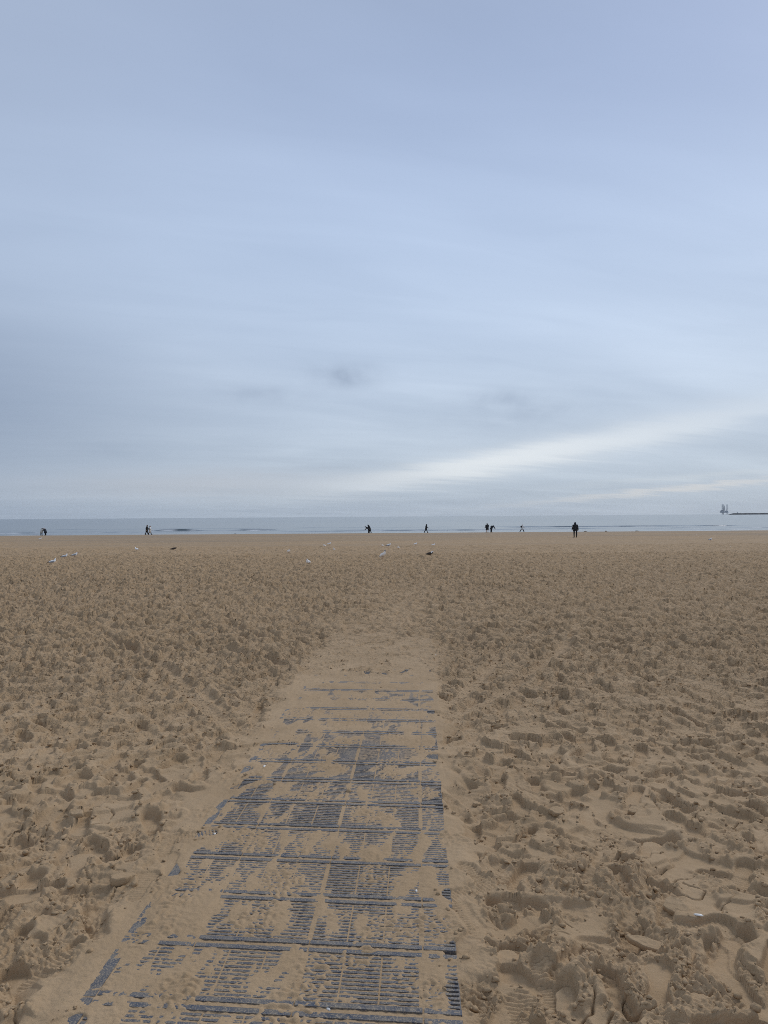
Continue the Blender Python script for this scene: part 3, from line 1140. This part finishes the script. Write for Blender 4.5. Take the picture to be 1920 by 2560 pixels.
    bottom = pel + Vector((0, 0, hem - .92 + .10)) if lean < .5 else pel + Vector((0, -.02, -.12))
    path = [(bottom + Vector((0, -.01, -.10)), .235 * wide, .165), (pel + Vector((0, -.005, -.04)), .215 * wide, .155), (waist, .205 * wide, .15), (chest, .225 * wide, .155),
            (pel + U * .50, .215 * wide, .125), (neck + U * .005, .105, .095), (neck + U * .05, .085, .085)]
    n = 16
    for i, (c, rx, ry) in enumerate(path):
        f = 0 if i < 2 else 1
        d = U if f else Vector((0, math.sin(lean * .4), math.cos(lean * .4)))
        bk = Vector((0, d.z, -d.y))
        rings.append([K(c + Vector((rx * math.cos(6.2832 * q / n), 0, 0)) + bk * (ry * math.sin(6.2832 * q / n)) * (1 + .05 * math.sin(3 * 6.2832 * q / n + i))) for q in range(n)])
    b.ring_stack(rings)
    for s, nm in ((1, 'R'), (-1, 'L')):
        sh, elb, wr, d2 = J['arm' + nm]
        d1 = (elb - sh).normalized()
        b.ell(K(sh + Vector((-s * .012, 0, -.012))), (.105 * k, .100 * k, .095 * k))
        b.tube([K(p) for p in (sh + d1 * .0, sh + d1 * .07, (sh + elb) / 2, elb, (elb + wr) / 2, wr + d2 * .01)],
               [.082 * k, .088 * k, .082 * k, .076 * k, .070 * k, .062 * k], 10)
    b.build('coat', coat_mat, root)
    # --- trousers
    b = MB()
    for s, nm in ((1, 'R'), (-1, 'L')):
        hip, knee, ank, toe = J['leg' + nm]
        end = [(knee, .075)] if bare_shins else [(knee, .075), ((knee + ank) / 2, .068), (ank + Vector((0, 0, .01)), .062)]
        pts = [(hip + Vector((-s * .02, 0, .10)), .115), (hip, .112), ((hip + knee) / 2, .092)] + end
        b.tube([K(p) for p, _ in pts], [r * k for _, r in pts], 10)
    b.build('trousers', leg_mat, root)
    for s, nm in ((1, 'R'), (-1, 'L')):
        hip, knee, ank, toe = J['leg' + nm]
        b = MB()
        d = (toe - ank).normalized()
        b.tube([K(p) for p in (ank - Vector((0, .055, .03)), ank - Vector((0, .03, .035)), (ank + toe) / 2 - Vector((0, 0, .01)), toe, toe + Vector((0, .05, -.002)))],
               [(.030 * k, .028 * k), (.045 * k, .045 * k), (.050 * k, .042 * k), (.050 * k, .030 * k), (.026 * k, .016 * k)], 10)
        b.build('shoe', SHOE, root)
    # --- head covering
    b = MB()
    bk = -HF
    if headwear == 'hood':
        base = neck + U * .0
        prof_ = [(base, .15, .13), (throat + bk * .01, .125, .12), (skull + bk * .02 - HU * .03, .125, .125), (skull + bk * .025 + HU * .05, .11, .115), (crown + bk * .03 + HU * .03, .065, .07), (crown + bk * .035 + HU * .075, .022, .025)]
    elif headwear == 'hat':
        prof_ = [(skull + HU * .025, .118, .124), (skull + HU * .07, .112, .116), (crown + HU * .015, .085, .088), (crown + HU * .045, .035, .035)]
    else:
        prof_ = [(throat + bk * .045, .075, .045), (jaw + bk * .06, .092, .055), (skull + bk * .035, .108, .092), (skull + HU * .05 + bk * .012, .108, .112), (crown + HU * .01, .075, .08), (crown + HU * .035, .03, .03)]
    rings = [[K(c + Vector((rx * math.cos(6.2832 * q / 12), 0, 0)) + HF * (ry * math.sin(6.2832 * q / 12))) for q in range(12)] for c, rx, ry in prof_]
    b.ring_stack(rings)
    b.build({'hood': 'hood', 'hat': 'hat'}.get(headwear, 'hair'), head_mat, root)
    if backpack is not None:
        b = MB()
        B = Vector((0, -math.cos(lean), math.sin(lean)))
        c0 = pel + U * .12 + B * .20
        b.ring_stack([[K(c0 + U * hh + Vector((rx * math.copysign(abs(math.cos(t)) ** .6, math.cos(t)), 0, 0)) + B * (ry * math.copysign(abs(math.sin(t)) ** .6, math.sin(t)))) for t in [6.2832 * q / 14 for q in range(14)]]
                      for hh, rx, ry in ((-.02, .10, .06), (.02, .15, .10), (.22, .16, .105), (.36, .14, .09), (.41, .08, .05))])
        bp = b.build('backpack', backpack, root)
        for s in (1, -1):
            st = MB()
            st.tube([K(p) for p in (c0 + U * .36 + Vector((s * .09, 0, 0)), pel + U * .545 + Vector((s * .10, 0, 0)), chest - B * .165 + Vector((s * .12, 0, 0)), waist + Vector((s * .17, 0, 0)), c0 + U * .05 + Vector((s * .12, 0, 0)))], [.02 * k] * 5, 6)
            st.build('strap', backpack, bp)
    return root


def at_dist(u, d):
    """a spot on the beach in the direction of photograph column u, d metres out"""
    rr = ray(u, 1300)
    x = rr.x / rr.y * d
    return (x, d, height(x, d) - .004)


PEOPLE = [
    # the couple at the far left, heads together
    dict(u=103.5, d=148.6, rz=-.35, h=1.52, lean=.22, head=.15, arms=((.5, .2, .5), (.3, .15, .5)), coat_mat=CREAM, hem=.55, leg_mat=DARK, headwear='hair', head_mat=HAIRD,
         wide=1.05, label='person in a cream coat with dark hair, left one of the leftmost couple', legs=((.05, .05), (-.05, .02))),
    dict(u=113.5, d=149.0, rz=1.25, h=1.62, lean=.38, head=.25, arms=((.7, .45, .7), (-.4, .5, .6)), coat_mat=NAVY, hem=.50, leg_mat=DARK, headwear='hat', head_mat=WHITE,
         wide=1.15, label='stooping person in a dark coat and white hat, right one of the leftmost couple', legs=((.08, .1), (-.08, .05))),
    # walking couple
    dict(u=367.0, d=131.0, rz=-1.45, h=1.80, lean=.05, arms=((-.25, .1, .3), (.3, .1, .3)), legs=((.27, .06), (-.26, .12)), coat_mat=DARK, hem=.60, leg_mat=DARK, headwear='hat', head_mat=DARK,
         label='person all in black walking right beside someone in a pale coat'),
    dict(u=374.6, d=131.8, rz=-1.45, h=1.66, lean=.06, arms=((.3, .1, .5), (-.2, .1, .4)), legs=((-.22, .1), (.26, .06)), coat_mat=WHITE, hem=.42, leg_mat=DARK, headwear='hair', head_mat=HAIRD,
         label='person in a long pale coat with dark hair walking beside someone in black'),
    # two dark figures close together in the middle
    dict(u=924.4, d=145.5, rz=1.35, h=1.74, lean=.30, head=.45, arms=((.6, .15, .5), (.4, .15, .4)), legs=((-.22, .06), (.10, .05)), coat_mat=DARK, hem=.36, leg_mat=DARK, headwear='hood', head_mat=DARK, wide=1.25,
         label='hunched person in a long black coat standing behind a bending companion'),
    dict(u=921.3, d=145.0, rz=1.45, h=1.62, lean=.80, head=.45, arms=((.25, .1, .3), (.15, .1, .5)), legs=((.10, .10), (-.06, .10)), coat_mat=DARK, hem=.6, leg_mat=DARK, headwear='hair', head_mat=HAIRD,
         label='dark person bending forward with lowered head left of the hunched one'),
    # lone walker
    dict(u=1065.2, d=146.0, rz=-1.5, h=1.74, lean=.08, head=.1, arms=((.15, .08, .9), (-.1, .08, .6)), legs=((-.36, .12), (.30, .05)), coat_mat=DARK, hem=.58, leg_mat=DARK, headwear='hood', head_mat=DARK, wide=1.1,
         label='lone hooded person in black striding right along the waterline'),
    # two by the water, one bending
    dict(u=1217.8, d=143.0, rz=.4, h=1.76, lean=.0, arms=((.1, .12, .5), (.1, .12, .5)), legs=((.03, .03), (-.03, .02)), coat_mat=DARK, hem=.50, leg_mat=DARK, headwear='hair', head_mat=HAIRD, bare_shins=True, spread=.12,
         label='upright person in a dark coat with bare lower legs beside a bending person'),
    dict(u=1228.0, d=142.5, rz=-.9, h=1.60, lean=.85, head=.2, arms=((.15, .35, .2), (.15, .40, .2)), legs=((.03, .05), (-.02, .05)), coat_mat=NAVY, hem=.7, leg_mat=DARK, headwear='hair', head_mat=HAIRD, wide=1.1, spread=.06, backpack=DARK,
         label='person in dark clothes with a backpack bending down at the water'),
    # pale walker with backpack
    dict(u=1305.0, d=147.5, rz=-1.3, h=1.60, lean=.14, arms=((.35, .12, .4), (-.25, .12, .3)), legs=((.40, .08), (-.40, .12)), coat_mat=WHITE, hem=.58, leg_mat=DARK, headwear='hat', head_mat=WHITE, backpack=DARK,
         label='person in a pale coat and pale hat with a dark backpack, mid-stride'),
    # the nearest man
    dict(u=1438.0, d=85.0, rz=.05, h=1.80, lean=.03, head=.18, arms=((.02, .26, .12), (.02, .26, .12)), legs=((.02, .03), (-.02, .02)), coat_mat=DARK, hem=.74, leg_mat=DARK, headwear='hood', head_mat=NAVY, wide=1.25, spread=.135,
         label='largest and nearest person, in a black hooded coat, seen from behind'),
]
for P in PEOPLE:
    P = dict(P)
    u, d, rz, h, lab = (P.pop(k) for k in ('u', 'd', 'rz', 'h', 'label'))
    o = make_person('person', at_dist(u, d), rz, h, **P)
    if d > 100:
        o.scale = (1.45, 1.3, 1.02)      # bulky winter clothes
    tag(o, lab, 'person', 'people walking along the beach')

# ------------------------------------------------------------------ gulls
G_WHITE = simple_mat('white_feather', (.90, .89, .87), .7, .05, 40)
G_GREY = simple_mat('grey_feather', (.30, .32, .35), .7, .12, 40)
G_BLACK = simple_mat('black_feather', (.02, .02, .022), .6, .2, 40)
G_BROWN = simple_mat('brown_feather', (.045, .034, .026), .7, .45, 30)
G_LEG = simple_mat('gull_leg', (.30, .10, .07), .5, .1, 40)
G_BEAK = simple_mat('gull_beak', (.35, .12, .05), .4, .1, 40)
G_MOTTLE = simple_mat('mottled_feather', (.36, .33, .30), .7, .5, 55)


def make_gull(name, size, body_mat, wing_mat, tip_mat, head_mat=None, upright=.0, tuck=0.0):
    """faces +Y; size is the standing height in metres"""
    root = empty(name)
    s = size / .30
    b = MB()
    up = upright
    cs = [(-.215, .118 - .05 * up), (-.17, .128 - .045 * up), (-.12, .142 - .03 * up), (-.05, .152), (.02, .163 + .01 * up), (.075, .185 + .02 * up), (.098, .215 + .03 * up - .03 * tuck), (.108, .245 + .04 * up - .05 * tuck), (.118, .268 + .04 * up - .06 * tuck), (.130, .285 + .04 * up - .06 * tuck)]
    rad = [(.022, .006), (.030, .016), (.046, .038), (.060, .058), (.062, .062), (.052, .052), (.036, .036), (.031, .031), (.032, .030), (.014, .012)]
    n = 12
    b.tube([Vector((0, y_, z)) * s for y_, z in cs], [(a * s, c * s) for a, c in rad], n, ref=(1, 0, 0))
    # radius pairs are swapped by the frame, so widths lie across
    bo = b.build('body', body_mat, root)
    hd = Vector((0, .120, .268 + .04 * up - .06 * tuck))
    bk = MB()
    bk.tube([(hd + Vector((0, .022, -.004))) * s, (hd + Vector((0, .045, -.008))) * s, (hd + Vector((0, .064, -.016))) * s], [(.010 * s, .011 * s), (.007 * s, .009 * s), (.002 * s, .003 * s)], 8)
    bk.build('beak', G_BEAK, root)
    if head_mat is not None:
        hm = MB()
        hm.ell(hd * s, (.0335 * s, .036 * s, .031 * s))
        hm.build('head_cap', head_mat, root)
    for sd in (1, -1):
        e = MB()
        e.ell((hd + Vector((sd * .029, .012, .008))) * s, (.005 * s, .005 * s, .005 * s), 8, 5)
        e.build('eye', G_BLACK, root)
        w = MB()
        w.tube([Vector((sd * .045, .055, .185 + .02 * up)) * s, Vector((sd * .062, .01, .172)) * s, Vector((sd * .058, -.07, .156 - .01 * up)) * s, Vector((sd * .040, -.16, .143 - .04 * up)) * s, Vector((sd * .022, -.20, .138 - .055 * up)) * s],
               [(.012 * s, .02 * s), (.014 * s, .042 * s), (.014 * s, .042 * s), (.010 * s, .022 * s), (.006 * s, .010 * s)], 10)
        wo_ = w.build('wing', wing_mat, root)
        t = MB()
        t.tube([Vector((sd * .030, -.17, .146 - .045 * up)) * s, Vector((sd * .016, -.225, .138 - .06 * up)) * s, Vector((sd * .004, -.275, .134 - .075 * up)) * s], [(.009 * s, .016 * s), (.007 * s, .012 * s), (.002 * s, .003 * s)], 8)
        t.build('wing_tip', tip_mat, wo_)
        l = MB()
        l.tube([Vector((sd * .026, -.005, .115)) * s, Vector((sd * .027, -.012, .065)) * s, Vector((sd * .027, .0, .004)) * s], [.008 * s, .0045 * s, .0042 * s], 6)
        for a in (-.5, 0, .5):
            l.tube([Vector((sd * .027, .0, .005)) * s, Vector((sd * .027 + .045 * math.sin(a), .045 * math.cos(a), .002)) * s], [.004 * s, .002 * s], 5)
        l.build('leg', G_LEG, root)
    return root


small = make_gull('gull', .30, G_WHITE, G_WHITE, G_GREY)
greyb = make_gull('gull', .31, G_WHITE, G_GREY, G_BLACK)
large = make_gull('gull', .46, G_WHITE, G_WHITE, G_BLACK, head_mat=G_MOTTLE, upright=1.0)
juven = make_gull('gull', .40, G_BROWN, G_BROWN, G_BLACK, head_mat=G_WHITE, tuck=.5)
brown = make_gull('gull', .36, G_BROWN, G_BROWN, G_BLACK, head_mat=G_BROWN, tuck=1.0)
# juvenile: white breast
b = MB()
b.ell((0, .075 * 1.33, .195 * 1.33), (.056 * 1.33, .05 * 1.33, .055 * 1.33))
b.build('breast', G_WHITE, juven)

GULLS = [  # source, photograph foot position, heading (0 = towards the sea, + = left), extra size, label
    (greyb, 132, 1412, -.65, 1.0, 'nearest gull of the three at the left'),
    (greyb, 162, 1397, -.75, 1.0, 'left bird of the two gulls standing level at the left'),
    (greyb, 187, 1398, -.85, .95, 'right bird of the two gulls standing level at the left'),
    (small, 101, 1350, -1.2, 1.0, 'small white gull on the sand below the leftmost couple'),
    (small, 341, 1378, 1.0, 1.0, 'white gull below the walking couple, left of the dark brown bird'),
    (brown, 435, 1377.5, -1.2, 1.0, 'dark brown bird crouching on the sand, the darkest of all'),
    (small, 722, 1386, -2.8, 1.05, 'white gull left of and behind the one nearest the mat line'),
    (small, 770, 1411, 2.9, 1.1, 'white gull standing nearest of the middle group, facing the camera'),
    (small, 811, 1369, 2.6, .9, 'leftmost of three small white gulls left of the large gull'),
    (small, 824, 1364, -1.6, .95, 'farthest of three small white gulls left of the large gull'),
    (small, 835, 1377, 2.9, .9, 'nearest of three small white gulls left of the large gull'),
    (small, 956, 1367, 2.8, .95, 'small white gull directly behind the large gull'),
    (greyb, 972, 1369, -1.0, 1.1, 'white gull behind and right of the large gull, showing a dark wing'),
    (large, 958, 1398, -2.55, 1.0, 'large white gull with mottled head and dark wing tips, the biggest bird'),
    (small, 996, 1373, 2.9, .95, 'white gull right of the large gull, midway to the waterline'),
    (small, 1039, 1365, -1.4, .85, 'tiny white gull behind a dark furrow, left of the young gull'),
    (small, 1084, 1366, -1.8, .85, 'tiny white gull farther off, just above the young gull'),
    (juven, 1076, 1390, -2.2, 1.0, 'young gull with brown body and white breast, right of the large gull'),
    (greyb, 1776, 1353, -1.2, 1.0, 'solitary gull at the far right of the beach'),
]
used = set()
for src, u, v, rz, k, lab in GULLS:
    gx, gy = ground_px(u, v)
    o = src if src.name not in used else copy_tree(src)
    used.add(src.name)
    o.location = (gx, gy, height(gx, gy) - .003)
    o.rotation_euler = (0, 0, rz)
    k *= 1.08 if src in (small, greyb) else 1.0
    o.scale = (k, k, k)
    tag(o, lab, 'gull', 'gulls standing on the sand')

# dark lumps at the water's edge, of no known kind
LUMP = simple_mat('lump_surface', (.025, .024, .020), .6, .4, 8, .5)
for k, (u, d, s, lab) in enumerate(((1463, 149.5, .22, 'dark lump at the waterline just right of the nearest person'),
                                    (1515, 149.5, .26, 'dark lump at the waterline, second one right of the nearest person'),
                                    (1592, 150.5, .22, 'dark lump at the waterline, farthest right of three'),
                                    (588, 146.0, .16, 'small dark lump on wet sand left of the middle'))):
    rr = ray(u, 1300)
    x = rr.x / rr.y * d
    o = link('dark_lump', clod_mesh(70 + k, s * 1.6, s, s * .5, slab=False))
    o.data.materials.clear()
    o.data.materials.append(LUMP)
    o.location = (x, d, height(x, d) + s * .12)
    o.rotation_euler = (0, 0, k * 1.3)
    tag(o, lab, 'seaweed', 'dark lumps along the waterline')

# ------------------------------------------------------------------ far off: breakwater with a beacon, drilling rig
ROCK = simple_mat('breakwater_rock', (.055, .055, .055), .9, .35, .2, .6)
STEEL = simple_mat('rig_steel', (.36, .38, .41), .6, .2, .1)
PALE = simple_mat('rig_pale', (.42, .42, .42), .6, .1, .1)
BD = 2900.0
bx0 = (1822 - CX) / FPX * BD
nx, sec = 170, [(-15, -2.2), (-10.5, 1.2), (-6.5, 4.3), (-4.0, 6.0), (4.0, 6.1), (6.5, 4.3), (11, 1.2), (15, -2.2)]
rg = random.Random(3)
rings = []
for i in range(nx):
    x = bx0 + i * 9.5
    f = min(1.0, .25 + i / 2.0)
    rings.append([(x + rg.uniform(-2, 2), BD + (yv * (.35 + .65 * f)) + rg.uniform(-.9, .9), SEA_Z - 1 + (zv + 1.0) * (f if zv > 0 else 1) * (1 + .0003 * i) + rg.uniform(-.45, .45)) for yv, zv in sec])
bw_ = MB()
bw_.ring_stack(rings)
bwo = bw_.build('breakwater', ROCK, None, smooth=False)
tag(bwo, 'long low dark rock breakwater on the horizon at the right edge', 'breakwater')
bcx = (1843.5 - CX) / FPX * BD
bc = empty('beacon', (bcx, BD, SEA_Z + 5.0))
tag(bc, 'small beacon tower standing on the dark breakwater', 'beacon')
b = MB()
b.tube([(0, 0, 0), (0, 0, .8), (0, 0, 4.6)], [1.5, 1.2, .85], 10)
b.build('tower', STEEL, bc)
b = MB()
b.tube([(0, 0, 4.6), (0, 0, 4.9)], [1.5, 1.5], 10)
b.build('gallery', STEEL, bc)
b = MB()
b.tube([(0, 0, 4.9), (0, 0, 6.2), (0, 0, 6.9)], [.8, .8, .1], 10)
b.build('lantern', STEEL, bc)

RD = 5100.0
rgx = (1811.0 - CX) / FPX * RD
rig = empty('drilling_rig', (rgx, RD, SEA_Z))
rig.scale = (.90, .90, .96)
tag(rig, 'hazy blue drilling rig on tall lattice legs beyond the breakwater', 'rig')
hb = MB()
hb.ring_stack([[(x, yv, z) for x, yv in ((-27, -20), (23, -20), (27, 0), (23, 20), (-27, 20), (-24, 0))] for z in (12.5, 21.0)])
hull = hb.build('hull', STEEL, rig, smooth=False)


def lattice_leg(cx, cy, top, bot, w=4.0):
    b = MB()
    ch = [(cx - w, cy - w), (cx + w, cy - w), (cx + w, cy + w), (cx - w, cy + w)]
    for x, yv in ch:
        b.tube([(x, yv, bot), (x, yv, top)], [.5, .5], 6)
    z = bot
    i = 0
    while z < top - 6:
        for q in range(4):
            a, c = ch[q], ch[(q + 1) % 4]
            if i % 2:
                a, c = c, a
            b.tube([(a[0], a[1], z), (c[0], c[1], z + 6.5)], [.22, .22], 5)
            b.tube([(a[0], a[1], z), (c[0], c[1], z)], [.2, .2], 5)
        z += 6.5
        i += 1
    b.build('leg', STEEL, rig, smooth=False)


lattice_leg(-19, -8, 77, -6)
lattice_leg(18.5, -8, 78, -6)
lattice_leg(-3, 14, 76, -6, 3.4)
b = MB()
for sx_ in (-1, 1):
    for sy_ in (-1, 1):
        b.tube([(sx_ * 6 - 1, sy_ * 6, 21), (sx_ * 3.2 - 1, sy_ * 3.2, 44), (sx_ * 1.2 - 1, sy_ * 1.2, 66)], [1.0, .8, .6], 6)
for i in range(9):
    z = 23 + i * 4.6
    w0 = 6 - (z - 21) * .105
    for q in range(4):
        pts = [(-w0, -w0), (w0, -w0), (w0, w0), (-w0, w0)]
        a, c = pts[q], pts[(q + 1) % 4]
        b.tube([(a[0] - 1, a[1], z), (c[0] - 1, c[1], z + 4.2)], [.5, .5], 5)
        b.tube([(a[0] - 1, a[1], z), (c[0] - 1, c[1], z)], [.45, .45], 5)
b.build('derrick', STEEL, rig, smooth=False)
b = MB()
b.box((-26, -14, 21), (-12, 14, 29))
b.box((-24, -12, 29), (-15, 8, 32))
b.build('living_quarters', PALE, rig, smooth=False)
b = MB()
b.tube([(-24, -10, 32.2), (-24, -10, 33.0)], [6.5, 6.5], 8)
b.build('helideck', STEEL, rig, smooth=False)
b = MB()
b.box((10, -12, 21), (22, 12, 26))
b.build('deck_house', STEEL, rig, smooth=False)
for cx_, ang in ((9, 1.0), (-10, 2.0)):
    b = MB()
    b.tube([(cx_, -14, 21), (cx_, -14, 33)], [1.4, 1.2], 8)
    b.tube([(cx_, -14, 33), (cx_ + 14 * math.cos(ang), -14, 33 + 14 * math.sin(ang))], [.8, .4], 6)
    b.build('crane', STEEL, rig, smooth=False)

# ------------------------------------------------------------------ sea air
hz = MB()
hz.box((-7200, -500, -14.0), (7200, 7200, 96.0))
hm = bpy.data.materials.new('sea_haze')
hm.use_nodes = True
N = NT(hm.node_tree)
pv = N.n('ShaderNodeVolumePrincipled')
pv.inputs['Color'].default_value = (.80, .88, .97, 1)
pv.inputs['Density'].default_value = 3.2e-5
pv.inputs['Anisotropy'].default_value = .2
o = N.n('ShaderNodeOutputMaterial')
hm.node_tree.links.new(pv.outputs[0], o.inputs['Volume'])
haze = hz.build('haze', hm, None, smooth=False)
tag(haze, kind='stuff')
